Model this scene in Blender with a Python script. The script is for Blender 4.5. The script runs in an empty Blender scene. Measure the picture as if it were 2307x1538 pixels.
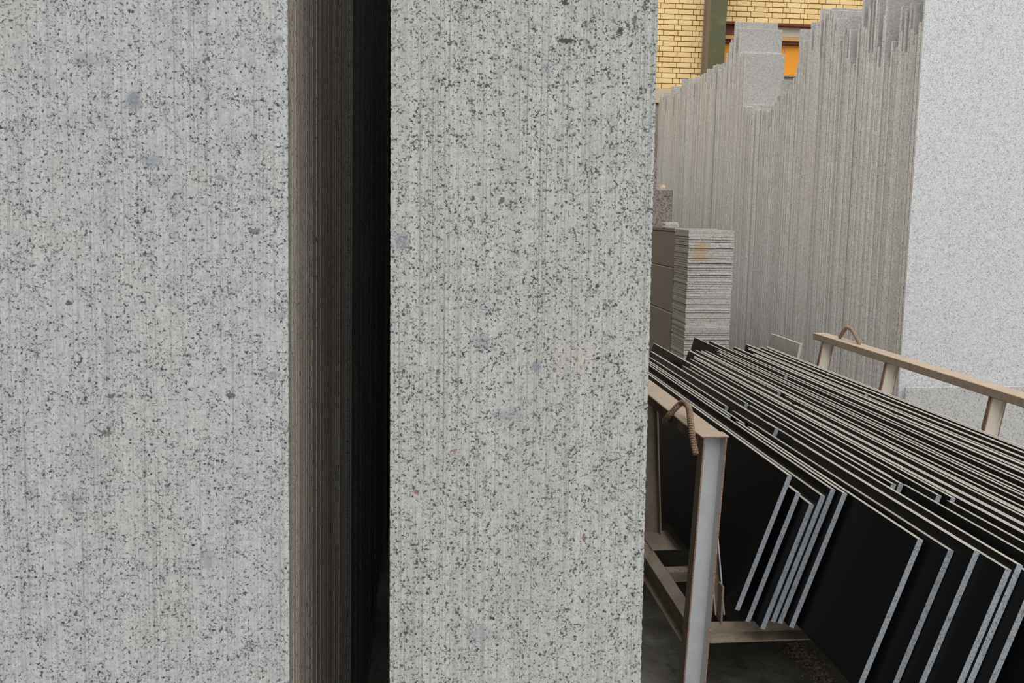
import bpy, bmesh, math, random
from mathutils import Vector, Matrix, noise as mnoise

rnd = random.Random(7)
R = math.radians
scn = bpy.context.scene
COL = scn.collection

# ------------------------------------------------------------------ camera
W, H, F = 2307.0, 1538.0, 2000.0
CAM = Vector((0.0, 0.0, 1.75))
cy_ = Vector((950 - W / 2, 475 - H / 2, F)).normalized()        # world +Y seen from the camera (x right, y down, z ahead)
s_ = 0.015
k_ = (s_ * cy_.x - cy_.y) / cy_.z
cd_ = Vector((-s_, 1.0, k_)).normalized()                       # world -Z
cx_ = cd_.cross(cy_).normalized()                                # world +X
# rows: camera axes in world coordinates
def cam_to_world(v):
    return Vector((v.dot(cx_), v.dot(cy_), -v.dot(cd_)))
def ray(px, py):
    return cam_to_world(Vector((px - W / 2, py - H / 2, F)))
def at(px, py, Y):
    d = ray(px, py)
    return CAM + d * (Y / d.y)
def atx(px, py, X):
    d = ray(px, py)
    return CAM + d * (X / d.x)
def atz(px, py, Z):
    d = ray(px, py)
    return CAM + d * ((Z - CAM.z) / d.z)
def proj(v):
    w = Vector(v) - CAM
    c = cx_ * w.x + cy_ * w.y - cd_ * w.z
    return c.x / c.z * F + W / 2, c.y / c.z * F + H / 2
def yx(X, px, z):
    """depth at which a point at lateral X and height z is seen at picture column px"""
    a, b = 0.5, 40.0
    for _ in range(50):
        m = (a + b) / 2
        if (proj((X, m, z))[0] > px) == (X > 0): a = m
        else: b = m
    return (a + b) / 2
FZ = -0.13                                                       # height of the floor
right = cam_to_world(Vector((1, 0, 0))); up = cam_to_world(Vector((0, -1, 0))); back = cam_to_world(Vector((0, 0, -1)))
cam_data = bpy.data.cameras.new('camera')
cam = bpy.data.objects.new('camera', cam_data)
COL.objects.link(cam)
M = Matrix((right, up, back)).transposed().to_4x4()
M.translation = CAM
cam.matrix_world = M
cam_data.sensor_fit = 'HORIZONTAL'
cam_data.sensor_width = 36.0
cam_data.lens = F / W * 36.0
cam_data.clip_start = 0.05
cam_data.clip_end = 200
scn.camera = cam

# ------------------------------------------------------------------ world, light, exposure
world = bpy.data.worlds.new('world')
scn.world = world
world.use_nodes = True
bg = world.node_tree.nodes['Background']
bg.inputs['Color'].default_value = (0.93, 0.965, 1.0, 1)
bg.inputs['Strength'].default_value = 0.92
sl = bpy.data.lights.new('daylight', 'SUN')
sl.energy = 1.75
sl.angle = R(55)
sl.color = (1.0, 0.975, 0.94)
so = bpy.data.objects.new('daylight', sl)
COL.objects.link(so)
so.rotation_euler = Vector((0.27, 0.48, -0.82)).to_track_quat('-Z', 'Y').to_euler()
vs = scn.view_settings
vs.view_transform = 'Standard'
vs.look = 'None'
vs.exposure = 0.36
vs.gamma = 1.0
vs.use_curve_mapping = False

# ------------------------------------------------------------------ helpers
def lin(r, g, b):
    f = lambda c: (c / 255 / 12.92) if c / 255 <= 0.04045 else ((c / 255 + 0.055) / 1.055) ** 2.4
    return (f(r), f(g), f(b), 1.0)

def tag(o, label=None, cat=None, group=None, kind=None):
    if label: o['label'] = label
    if cat: o['category'] = cat
    if group: o['group'] = group
    if kind: o['kind'] = kind
    return o

def link(name, me, parent=None, loc=None, rot=None):
    o = bpy.data.objects.new(name, me)
    COL.objects.link(o)
    if parent: o.parent = parent
    if loc is not None: o.location = loc
    if rot is not None: o.rotation_euler = rot
    return o

def empty(name, loc=(0, 0, 0), rot=(0, 0, 0)):
    o = bpy.data.objects.new(name, None)
    o.empty_display_size = 0.1
    COL.objects.link(o)
    o.location = loc
    o.rotation_euler = rot
    return o

def mesh(name, verts, faces, mats, fm=None, smooth=False):
    me = bpy.data.meshes.new(name)
    me.from_pydata([tuple(v) for v in verts], [], faces)
    for m in (mats if isinstance(mats, (list, tuple)) else [mats]):
        me.materials.append(m)
    if fm:
        for p, i in zip(me.polygons, fm): p.material_index = i
    if smooth:
        for p in me.polygons: p.use_smooth = True
    me.update()
    return me

def cham_box(x0, x1, y0, y1, z0, z1, c):
    """box with small chamfers, 24 verts; returns verts, faces, face normals axis"""
    bm = bmesh.new()
    vs_ = [bm.verts.new(p) for p in [(x0, y0, z0), (x1, y0, z0), (x1, y1, z0), (x0, y1, z0), (x0, y0, z1), (x1, y0, z1), (x1, y1, z1), (x0, y1, z1)]]
    for f in [(0, 3, 2, 1), (4, 5, 6, 7), (0, 1, 5, 4), (1, 2, 6, 5), (2, 3, 7, 6), (3, 0, 4, 7)]:
        bm.faces.new([vs_[i] for i in f])
    if c > 0:
        bmesh.ops.bevel(bm, geom=list(bm.edges), offset=c, segments=1, profile=0.5, affect='EDGES')
    return bm

def bm_mesh(name, bm, mats, pick=None):
    me = bpy.data.meshes.new(name)
    bm.normal_update()
    if pick:
        for f in bm.faces: f.material_index = pick(f)
    bm.to_mesh(me)
    bm.free()
    for m in (mats if isinstance(mats, (list, tuple)) else [mats]):
        me.materials.append(m)
    return me

def box_mesh(name, x0, x1, y0, y1, z0, z1, mats, c=0.0, pick=None):
    return bm_mesh(name, cham_box(x0, x1, y0, y1, z0, z1, c), mats, pick)

def profile_bar(name, prof, p0, p1, ux, mat, smooth=False):
    """extrude a closed 2-D profile from p0 to p1; ux = direction of the profile's first axis"""
    p0 = Vector(p0); p1 = Vector(p1)
    w = (p1 - p0).normalized()
    ux = Vector(ux); ux = (ux - w * ux.dot(w)).normalized()
    uy = w.cross(ux)
    n = len(prof)
    vv = [p0 + ux * a + uy * b for a, b in prof] + [p1 + ux * a + uy * b for a, b in prof]
    ff = [tuple((i, (i + 1) % n, n + (i + 1) % n, n + i)) for i in range(n)]
    bm = bmesh.new()
    bv = [bm.verts.new(v) for v in vv]
    for f in ff: bm.faces.new([bv[i] for i in f])
    bm.faces.new([bv[i] for i in reversed(range(n))])
    bm.faces.new([bv[n + i] for i in range(n)])
    bmesh.ops.recalc_face_normals(bm, faces=bm.faces)
    return bm_mesh(name, bm, mat)

_ones = ['', 'first', 'second', 'third', 'fourth', 'fifth', 'sixth', 'seventh', 'eighth', 'ninth', 'tenth', 'eleventh', 'twelfth', 'thirteenth', 'fourteenth',
         'fifteenth', 'sixteenth', 'seventeenth', 'eighteenth', 'nineteenth']
_tens = {20: ('twentieth', 'twenty'), 30: ('thirtieth', 'thirty'), 40: ('fortieth', 'forty'), 50: ('fiftieth', 'fifty'), 60: ('sixtieth', 'sixty'), 70: ('seventieth', 'seventy')}
def nth(n):
    if n < 20: return _ones[n]
    t = n // 10 * 10
    return _tens[t][0] if n == t else _tens[t][1] + '-' + _ones[n - t]

# ------------------------------------------------------------------ materials
class NT:
    def __init__(self, name):
        self.m = bpy.data.materials.new(name)
        self.m.use_nodes = True
        self.t = self.m.node_tree
        self.b = self.t.nodes['Principled BSDF']
    def n(self, typ, **kw):
        nd = self.t.nodes.new(typ)
        for k, v in kw.items():
            if k == 'inp':
                for a, b in v.items(): nd.inputs[a].default_value = b
            else: setattr(nd, k, v)
        return nd
    def l(self, a, b): self.t.links.new(a, b)
    def math(self, op, a, b=None, clamp=False):
        nd = self.n('ShaderNodeMath', operation=op, use_clamp=clamp)
        for i, v in enumerate((a, b)):
            if v is None: continue
            if hasattr(v, 'links'): self.l(v, nd.inputs[i])
            else: nd.inputs[i].default_value = v
        return nd.outputs[0]
    def noise(self, vec, scale, detail=3, rough=0.55, dist=0.0):
        nd = self.n('ShaderNodeTexNoise', inp={'Scale': scale, 'Detail': detail, 'Roughness': rough, 'Distortion': dist})
        self.l(vec, nd.inputs['Vector'])
        return nd.outputs['Fac']
    def ramp(self, v, a, b, lo=0.0, hi=1.0):
        nd = self.n('ShaderNodeMapRange', inp={'From Min': a, 'From Max': b, 'To Min': lo, 'To Max': hi})
        self.l(v, nd.inputs['Value'])
        return nd.outputs[0]
    def mix(self, fac, c1, c2, blend='MIX'):
        nd = self.n('ShaderNodeMix', data_type='RGBA', blend_type=blend)
        for s, v in ((nd.inputs[0], fac), (nd.inputs[6], c1), (nd.inputs[7], c2)):
            if hasattr(v, 'links'): self.l(v, s)
            else: s.default_value = v
        return nd.outputs[2]
    def coords(self, per_object=True):
        tc = self.n('ShaderNodeTexCoord').outputs['Object']
        if not per_object: return tc, None
        rn = self.n('ShaderNodeObjectInfo').outputs['Random']
        cb = self.n('ShaderNodeCombineXYZ')
        self.l(self.math('MULTIPLY', rn, 37.0), cb.inputs[0])
        self.l(self.math('MULTIPLY', rn, 91.0), cb.inputs[1])
        self.l(self.math('MULTIPLY', rn, 53.0), cb.inputs[2])
        ad = self.n('ShaderNodeVectorMath', operation='ADD')
        self.l(tc, ad.inputs[0]); self.l(cb.outputs[0], ad.inputs[1])
        return ad.outputs[0], rn
    def scaled(self, vec, s):
        nd = self.n('ShaderNodeVectorMath', operation='MULTIPLY', inp={1: s})
        self.l(vec, nd.inputs[0])
        return nd.outputs[0]
    def bump(self, h, strength, dist=0.001):
        nd = self.n('ShaderNodeBump', inp={'Strength': strength, 'Distance': dist})
        self.l(h, nd.inputs['Height'])
        self.l(nd.outputs[0], self.b.inputs['Normal'])

def granite(name, base, dark, sc=150, thr=0.585, streak=(420, 420, 2.2), streak_amt=0.22, blue=0.35, warm=0.25, rough=0.75,
            vary=0.0, stain=None, stain_amt=0.0, bump=0.5, wid=0.045, groove=0, cover=1.0, streak2=0.0, spec=0.3, spots=()):
    g = NT(name)
    v, rn = g.coords()
    n1 = g.noise(v, sc, 4, 0.62, 0.35)
    n2 = g.noise(v, sc * 0.22, 3, 0.6, 0.3)
    a = g.math('ADD', n1, g.math('MULTIPLY', g.math('SUBTRACT', n2, 0.5), 0.20))
    fl = g.ramp(a, thr, thr + wid)
    big = g.noise(v, sc * 0.36, 3, 0.55, 0.6)
    fb = g.ramp(big, 0.70, 0.74)
    n3 = g.noise(v, sc * 2.1, 2, 0.5, 0.5)
    f3 = g.ramp(g.math('ADD', n3, g.math('MULTIPLY', g.math('SUBTRACT', n2, 0.5), 0.35)), 0.60, 0.68, 0.0, 0.75)
    flakes = g.math('MULTIPLY', g.math('MAXIMUM', g.math('MAXIMUM', fl, fb), f3), cover)
    cell = g.n('ShaderNodeTexVoronoi', inp={'Scale': sc * 1.3})
    g.l(v, cell.inputs['Vector'])
    grain = g.ramp(cell.outputs['Color'], 0.0, 1.0, 0.86, 1.12)
    # blue-grey clouds and faint warm tint
    nb = g.noise(v, 11, 4, 0.6, 0.5)
    nw = g.noise(v, 6.5, 3, 0.6, 0.4)
    col = g.mix(g.ramp(nb, 0.56, 0.78, 0.0, blue), base, lin(118, 126, 140))
    col = g.mix(g.ramp(nw, 0.50, 0.75, 0.0, warm), col, lin(190, 170, 150))
    nm_ = g.noise(v, sc * 0.55, 3, 0.6, 0.2)
    col = g.mix(g.ramp(nm_, 0.42, 0.64, 0.0, 0.38), col, g.mix(0.6, base, lin(120, 122, 122)))
    gm = g.n('ShaderNodeVectorMath', operation='SCALE')
    g.l(col, gm.inputs[0]); g.l(grain, gm.inputs['Scale'])
    col = gm.outputs[0]
    col = g.mix(flakes, col, dark)
    # saw lines along the length
    sv = g.scaled(v, streak)
    st = g.noise(sv, 1.0, 2, 0.6)
    lines = g.ramp(st, 0.56, 0.70)
    if groove:
        sx = g.n('ShaderNodeSeparateXYZ'); g.l(v, sx.inputs[0])
        wob = g.noise(g.scaled(v, (55, 55, 0.8)), 1.0, 2, 0.5)
        ph = g.math('PINGPONG', g.math('ADD', g.math('MULTIPLY', sx.outputs[0], 1.0 / groove), g.math('MULTIPLY', wob, 3.0)), 0.5)
        gl = g.ramp(ph, 0.10, 0.02)
        gm_ = g.ramp(g.noise(g.scaled(v, (170, 170, 14)), 1.0, 3, 0.6), 0.38, 0.62)
        lines = g.math('MAXIMUM', lines, g.math('MULTIPLY', gl, gm_))
    st2 = g.noise(g.scaled(v, (streak[0] * 0.35, streak[1] * 0.35, streak[2] * 0.6)), 1.0, 2, 0.5)
    col = g.mix(g.math('MULTIPLY', lines, streak_amt), col, lin(70, 72, 74))
    col = g.mix(g.ramp(st2, 0.35, 0.7, 0.0, streak_amt * 0.7 + streak2), col, g.mix(0.55, base, lin(60, 60, 60)))
    if stain is not None:
        ns = g.noise(g.scaled(v, (9, 9, 1.1)), 1.0, 4, 0.6, 0.4)
        col = g.mix(g.ramp(ns, 0.42, 0.72, 0.0, stain_amt), col, stain)
    if spots:
        raw = g.n('ShaderNodeTexCoord').outputs['Object']
        wn = g.n('ShaderNodeTexNoise', inp={'Scale': 260.0, 'Detail': 3.0})
        g.l(raw, wn.inputs['Vector'])
        wn2 = g.noise(g.scaled(raw, (500, 500, 60)), 1.0, 2, 0.5)
        for (sx_, sz_, rx_, rz_, sc_, amt_, ragged) in spots:
            sb = g.n('ShaderNodeVectorMath', operation='SUBTRACT', inp={1: (sx_, 0, sz_)}); g.l(raw, sb.inputs[0])
            ml = g.n('ShaderNodeVectorMath', operation='MULTIPLY', inp={1: (1 / rx_, 0, 1 / rz_)}); g.l(sb.outputs[0], ml.inputs[0])
            le_ = g.n('ShaderNodeVectorMath', operation='LENGTH'); g.l(ml.outputs[0], le_.inputs[0])
            dd = g.math('ADD', le_.outputs['Value'], g.math('MULTIPLY', g.math('SUBTRACT', wn.outputs['Fac'] if ragged > 1 else wn2, 0.5), ragged))
            col = g.mix(g.ramp(dd, 1.0, 0.9 if ragged > 1 else 0.45, 0.0, amt_), col, sc_)
    if vary:
        nd = g.n('ShaderNodeVectorMath', operation='SCALE')
        g.l(col, nd.inputs[0]); g.l(g.ramp(rn, 0, 1, 1 - vary, 1 + vary * 0.6), nd.inputs['Scale'])
        col = nd.outputs[0]
    g.l(col, g.b.inputs['Base Color'])
    g.b.inputs['Roughness'].default_value = rough
    g.b.inputs['Specular IOR Level'].default_value = spec
    hgt = g.math('SUBTRACT', g.math('MULTIPLY', st, -1.0), g.math('MULTIPLY', fl, 0.35))
    g.bump(hgt, bump, 0.0012)
    return g.m

def plain(name, col, rough=0.6, metallic=0.0, nscale=0, namt=0.0, ncol=None, spec=0.4, thr=(0.45, 0.7), bump=0.0, col2=None):
    g = NT(name)
    v, rn = g.coords()
    c = col
    if nscale:
        f = g.noise(v, nscale, 5, 0.65, 0.4)
        c = g.mix(g.ramp(f, thr[0], thr[1], 0.0, namt), col, ncol)
        if col2:
            f2 = g.noise(v, nscale * 0.17, 4, 0.6, 0.2)
            c = g.mix(g.ramp(f2, 0.42, 0.7, 0.0, 0.8), c, col2)
        if bump: g.bump(f, bump, 0.002)
        g.l(c, g.b.inputs['Base Color'])
    else:
        g.b.inputs['Base Color'].default_value = c
    g.b.inputs['Roughness'].default_value = rough
    g.b.inputs['Metallic'].default_value = metallic
    g.b.inputs['Specular IOR Level'].default_value = spec
    return g.m

DARK = lin(56, 58, 60)
FACE_ARGS = ((lin(184, 185, 181), DARK), dict(sc=235, thr=0.555, streak_amt=0.42, blue=0.25, wid=0.07, groove=0.0062))
m_face = granite('granite_sawn_face', *FACE_ARGS[0], **FACE_ARGS[1])
FACE2_ARGS = ((lin(182, 183, 182), DARK), dict(sc=200, thr=0.557, streak_amt=0.34, blue=0.3, warm=0.12, wid=0.08, groove=0.0066))
m_face2 = granite('granite_sawn_face_cool', *FACE2_ARGS[0], **FACE2_ARGS[1])
m_edge = granite('granite_rough_edge', lin(224, 214, 200), lin(58, 52, 46), sc=170, thr=0.60, streak=(230, 230, 3), streak_amt=0.45, blue=0.15, warm=0.35,
                 stain=lin(142, 112, 76), stain_amt=0.4, vary=0.10, bump=0.8)
m_deep = granite('granite_shade_toned_edge', lin(96, 90, 84), lin(50, 46, 42), sc=170, thr=0.60, streak=(230, 230, 3), streak_amt=0.5, blue=0.2, warm=0.2, bump=0.6)  # edge colour darkened to paint in the shade inside the gap
m_farface = granite('granite_far_face', lin(186, 184, 181), lin(95, 93, 92), sc=210, thr=0.54, wid=0.12, streak=(60, 60, 60), streak_amt=0.1, blue=0.1, warm=0.1, vary=0.05, bump=0.2)  # toned below the edges: shade on the recessed faces put into the colour
m_farfront = granite('granite_pale_face', lin(220, 222, 225), lin(105, 104, 106), sc=200, thr=0.54, wid=0.12, streak=(60, 60, 60), streak_amt=0.06, blue=0.04, warm=0.04, bump=0.2)
m_farlow = granite('granite_pale_low', lin(206, 206, 206), lin(95, 94, 95), sc=200, thr=0.53, wid=0.12, streak=(60, 60, 60), streak_amt=0.06, blue=0.04, warm=0.04, bump=0.2)
m_faredge = granite('granite_far_edge', lin(226, 223, 218), lin(100, 92, 84), sc=160, thr=0.535, wid=0.10, streak=(110, 110, 2), streak_amt=0.16, blue=0.15, warm=0.35,
                    stain=lin(172, 146, 118), stain_amt=0.28, vary=0.16, bump=0.4)
m_tile = granite('granite_tile_edge', lin(205, 202, 196), lin(112, 107, 100), sc=150, thr=0.55, wid=0.09, streak=(2, 2, 2), streak_amt=0.0, blue=0.05, warm=0.15, vary=0.14, bump=0.4)
m_tileface = granite('granite_tile_side', lin(150, 146, 136), lin(100, 96, 88), sc=80, thr=0.62, streak=(2, 2, 2), streak_amt=0.0, blue=0.0, warm=0.2, vary=0.10, bump=0.3)
m_tilestain = granite('granite_tile_stained', lin(205, 202, 196), lin(112, 107, 100), sc=150, thr=0.55, wid=0.09, streak=(2, 2, 2), streak_amt=0.0, blue=0.0, warm=0.2,
                      vary=0.08, bump=0.4, spots=[(0.105, 0.01, 0.085, 0.06, lin(196, 158, 92), 0.55, 1.0)])
m_block = plain('brown_grey_stone', lin(120, 110, 98), 0.8, nscale=60, namt=0.4, ncol=lin(90, 84, 76), col2=lin(110, 104, 94))
m_blockface = granite('granite_block_face', lin(150, 142, 134), lin(78, 70, 66), sc=80, thr=0.53, streak=(20, 20, 20), streak_amt=0.05, blue=0.0, warm=0.1, bump=0.3)
m_black = plain('polished_black_stone', (0.0052, 0.0052, 0.0056, 1), 0.38, nscale=260, namt=0.5, ncol=(0.010, 0.010, 0.010, 1), spec=0.13, thr=(0.6, 0.75))
m_btop = granite('black_stone_sawn_top', lin(186, 180, 168), lin(138, 132, 124), sc=120, thr=0.62, streak=(20, 20, 20), streak_amt=0.05, blue=0.1, warm=0.3, vary=0.12, rough=0.8, bump=0.3)
m_bend = granite('black_stone_sawn_end', lin(158, 164, 170), lin(92, 97, 104), sc=210, thr=0.57, streak=(160, 160, 160), streak_amt=0.25, blue=0.5, warm=0.0, vary=0.12, rough=0.8, bump=0.6)
m_paint = plain('dusty_white_paint', lin(198, 200, 201), 0.45, nscale=55, namt=0.9, ncol=lin(120, 100, 84), thr=(0.66, 0.72), col2=lin(184, 184, 182))
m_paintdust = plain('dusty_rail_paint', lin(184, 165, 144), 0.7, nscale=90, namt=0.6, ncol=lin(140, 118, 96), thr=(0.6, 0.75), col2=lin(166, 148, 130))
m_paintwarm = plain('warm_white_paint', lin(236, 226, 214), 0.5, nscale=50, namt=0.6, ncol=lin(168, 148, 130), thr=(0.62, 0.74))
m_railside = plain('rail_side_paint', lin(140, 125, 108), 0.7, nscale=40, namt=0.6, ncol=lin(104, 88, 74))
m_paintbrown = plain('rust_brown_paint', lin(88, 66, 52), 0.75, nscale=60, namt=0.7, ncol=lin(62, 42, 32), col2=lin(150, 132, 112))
m_rust = plain('rusty_cut_edge', lin(138, 98, 80), 0.85, nscale=260, namt=0.9, ncol=lin(200, 182, 166), thr=(0.48, 0.62))
m_dustysteel = plain('dusty_base_steel', lin(146, 133, 117), 0.7, nscale=55, namt=0.8, ncol=lin(98, 74, 58), thr=(0.56, 0.68), col2=lin(118, 104, 90))
m_rebar = plain('rusty_ribbed_bar', lin(160, 134, 114), 0.75, nscale=140, namt=0.8, ncol=lin(92, 66, 52), thr=(0.45, 0.7), bump=0.4)
m_rebarlow = plain('rusty_bar_grooves', lin(92, 66, 52), 0.85)
m_mortar = plain('brown_mortar', lin(128, 92, 34), 0.9, nscale=30, namt=0.5, ncol=lin(96, 66, 24))
m_brick = None
def brick_mat(name, c1, c2):
    g = NT(name)
    v, rn = g.coords()
    f = g.noise(v, 40, 4, 0.6)
    c = g.mix(g.ramp(rn, 0, 1), c1, c2)
    c = g.mix(g.ramp(f, 0.5, 0.75, 0, 0.35), c, lin(188, 140, 78))
    g.l(c, g.b.inputs['Base Color'])
    g.b.inputs['Roughness'].default_value = 0.85
    g.bump(f, 0.3, 0.002)
    return g.m
m_brick = brick_mat('yellow_brick', lin(244, 216, 160), lin(234, 202, 142))
m_beige = plain('beige_plaster', lin(206, 186, 160), 0.85, nscale=12, namt=0.5, ncol=lin(180, 160, 134))
m_greywall = plain('grey_plaster', lin(158, 150, 138), 0.9, nscale=6, namt=0.5, ncol=lin(130, 124, 114))
m_green = plain('green_column_paint', lin(88, 90, 62), 0.6, nscale=5, namt=0.75, ncol=lin(134, 118, 88), thr=(0.56, 0.72), col2=lin(80, 84, 60))
m_colside = plain('column_side_paint', lin(130, 114, 98), 0.7, nscale=8, namt=0.5, ncol=lin(120, 96, 70))
m_orange = plain('orange_panel', lin(240, 160, 48), 0.5, nscale=3, namt=0.4, ncol=lin(228, 142, 40))
m_redbrown = plain('red_brown_steel', lin(118, 62, 44), 0.55, nscale=10, namt=0.4, ncol=lin(92, 46, 34))
m_trimwood = plain('tan_trim', lin(204, 160, 108), 0.6, nscale=14, namt=0.5, ncol=lin(160, 118, 70))
m_palegrey = plain('pale_grey_paint', lin(200, 192, 178), 0.7)
m_leaf = plain('dry_leaf', lin(196, 170, 146), 0.7, nscale=60, namt=0.5, ncol=lin(170, 124, 90))

def floor_mat():
    g = NT('dark_worn_concrete')
    v, rn = g.coords(False)
    a = g.noise(v, 2.2, 6, 0.65, 0.6)
    b = g.noise(v, 14, 6, 0.7, 1.2)
    c = g.noise(v, 90, 4, 0.6)
    col = g.mix(g.ramp(a, 0.38, 0.62), lin(74, 71, 67), lin(122, 119, 111))
    col = g.mix(g.ramp(b, 0.5, 0.72, 0, 0.8), col, lin(54, 52, 51))
    col = g.mix(g.ramp(c, 0.6, 0.78, 0, 0.5), col, lin(128, 124, 116))
    g.l(col, g.b.inputs['Base Color'])
    g.l(g.ramp(a, 0.4, 0.62, 0.28, 0.75), g.b.inputs['Roughness'])
    g.b.inputs['Specular IOR Level'].default_value = 0.3
    g.bump(g.math('ADD', b, g.math('MULTIPLY', c, 0.4)), 0.5, 0.01)
    return g.m

# ------------------------------------------------------------------ setting
floor = link('floor', box_mesh('floor', -25, 25, -12, 26, FZ - 0.2, FZ, floor_mat()))
floor['kind'] = 'structure'

wl = link('wall_left', box_mesh('wall_left', -9.3, -9.0, -8, 14, FZ, 8, plain('wall_left_plaster', lin(190, 172, 140), 0.9)))
wl['kind'] = 'structure'
wr = link('wall_right', box_mesh('wall_right', 9.0, 9.3, -8, 14, FZ, 8, plain('wall_right_plaster', lin(190, 172, 140), 0.9)))
wr['kind'] = 'structure'
WY = 13.6                                                       # face of the brick wall
def Xw(px, py=100, Y=WY): return at(px, py, Y).x
def Zw(px, py, Y=WY): return at(px, py, Y).z
z_pl = Zw(1500, 199)                                            # lower edge of the brickwork
ox0, ox1 = Xw(1628, 100), Xw(1850, 100)                         # opening
oz0, oz1 = Zw(1780, 167), Zw(1700, 52)
wall = empty('wall_back', (0, WY, 0)); wall['kind'] = 'structure'
def wpart(name, x0, x1, y0, y1, z0, z1, m, c=0):
    return link(name, box_mesh(name, x0, x1, y0 - WY, y1 - WY, z0, z1, m, c), wall)
MR = WY + 0.012                                                  # mortar face, recessed behind the bricks
wv = []; wf = []
def addbox(vl, fl, x0, x1, y0, y1, z0, z1):
    b = len(vl)
    vl += [(x0, y0, z0), (x1, y0, z0), (x1, y1, z0), (x0, y1, z0), (x0, y0, z1), (x1, y0, z1), (x1, y1, z1), (x0, y1, z1)]
    fl += [tuple(b + i for i in f) for f in [(0, 3, 2, 1), (4, 5, 6, 7), (0, 1, 5, 4), (1, 2, 6, 5), (2, 3, 7, 6), (3, 0, 4, 7)]]
y0, y1 = MR - WY, 0.4
addbox(wv, wf, -12, ox0, y0, y1, z_pl, 8.0)
addbox(wv, wf, ox1, 14, y0, y1, z_pl, 8.0)
addbox(wv, wf, ox0, ox1, y0, y1, oz1, 8.0)
link('mortar_bed', mesh('mortar_bed', wv, wf, m_mortar), wall)
wpart('plinth_band', -12, ox0, WY - 0.01, WY + 0.4, z_pl - 0.22, z_pl - 0.004, m_beige, 0.004)
wpart('lower_wall', -12, 14, WY + 0.03, WY + 0.4, FZ, z_pl - 0.22, m_greywall)
wpart('sill_wall', ox0, ox1, WY + 0.03, WY + 0.4, z_pl - 0.22, oz0 - 0.02, m_greywall)
wpart('sill_wall', ox1, 14, WY + 0.02, WY + 0.4, z_pl - 0.22, z_pl, m_greywall)
# bricks: two stretchers and a header, half a period offset every course
S_, H_, J_, C_ = 0.2135, 0.1005, 0.0105, 0.0777
per = 2 * S_ + H_ + 3 * J_
bs = box_mesh('brick', -S_ / 2, S_ / 2, 0, 0.09, 0, C_ - J_, m_brick, 0.003)
bh = box_mesh('brick_header', -H_ / 2, H_ / 2, 0, 0.09, 0, C_ - J_, m_brick, 0.003)
xa = Xw(1490)
bricks = []
nrow = int((8.0 - z_pl) / C_)
for r in range(nrow):
    z = z_pl + r * C_
    base = xa + 0.03 + (per * 0.5 if r % 2 else 0.0)
    k0 = int((-12 - base) / per) - 1
    for k in range(k0, k0 + int(26 / per) + 3):
        xx = base + k * per
        for wdt, kind in ((S_, 's'), (S_, 's'), (H_, 'h')):
            x0 = xx; x1 = xx + wdt
            xx = x1 + J_
            if x0 < -12 or x1 > 14: continue
            if z < oz1 and z + C_ > z_pl and x1 > ox0 and x0 < ox1 + 0.0 and z + C_ * 0.6 > oz0 - 0.2:
                if x0 < ox0 - 0.09: x1 = ox0                      # cut brick at the jamb
                elif x1 > ox1 + 0.09: x0 = ox1
                else: continue
            bricks.append((x0, x1, z, kind))
xl, xr = Xw(1462), Xw(1660)
def inview(x0, x1, z):
    p = (x0 + x1) / 2
    fx, fy = proj((p, WY, z))
    if not -30 < fy < 215 + 0: return False
    if 1466 < fx < 1612: return True
    return 1612 <= fx < 1950 and fy < 62
sv_, sf_ = [], []
nb = 0
for (x0, x1, z, kind) in bricks:
    dy = rnd.uniform(-0.002, 0.002)
    if inview(x0, x1, z) and nb < 300:
        full = abs((x1 - x0) - (S_ if kind == 's' else H_)) < 1e-4
        me = (bs if kind == 's' else bh) if full else box_mesh('brick_cut', -(x1 - x0) / 2, (x1 - x0) / 2, 0, 0.09, 0, C_ - J_, m_brick, 0.003)
        link('brick', me, wall, ((x0 + x1) / 2, dy, z)); nb += 1
    else:
        addbox(sv_, sf_, x0, x1, dy, 0.05, z, z + C_ - J_)
far_bricks = link('brickwork', mesh('brickwork', sv_, sf_, m_brick), wall)
far_bricks['kind'] = 'stuff'

# high window with orange shutter
win = empty('window_1', ((ox0 + ox1) / 2, WY, oz0)); win['kind'] = 'structure'
wx = (ox0 + ox1) / 2
def winp(name, x0, x1, y0, y1, py0, py1, m, px=1700, c=0.003):
    za, zb = Zw(px, py1), Zw(px, py0)
    return link(name, box_mesh(name, x0 - wx, x1 - wx, y0 - WY, y1 - WY, za - oz0, zb - oz0, m, c), win)
winp('lintel', ox0, ox1, WY - 0.03, WY + 0.12, 52, 57, m_redbrown)
winp('top_box', ox0, Xw(1690), WY + 0.05, WY + 0.25, 57.3, 79, m_redbrown)
winp('top_box', Xw(1690), ox1, WY + 0.05, WY + 0.25, 57.3, 79, m_palegrey)
winp('trim_strip', ox0, ox1, WY + 0.03, WY + 0.2, 80, 89, m_trimwood)
winp('frame_rail', ox0, ox1, WY + 0.06, WY + 0.22, 90, 96, m_redbrown)
k = 0
px_ = 1628
while px_ < 1850:
    x0, x1 = Xw(px_), Xw(min(px_ + 36.5, 1850))
    winp('shutter_panel', x0, x1 - 0.008, WY + 0.12 + (k % 2) * 0.008, WY + 0.16, 96.5, 166, m_orange)
    px_ += 37; k += 1
winp('sill', ox0, ox1, WY + 0.0, WY + 0.3, 167, 171, m_greywall)

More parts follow.
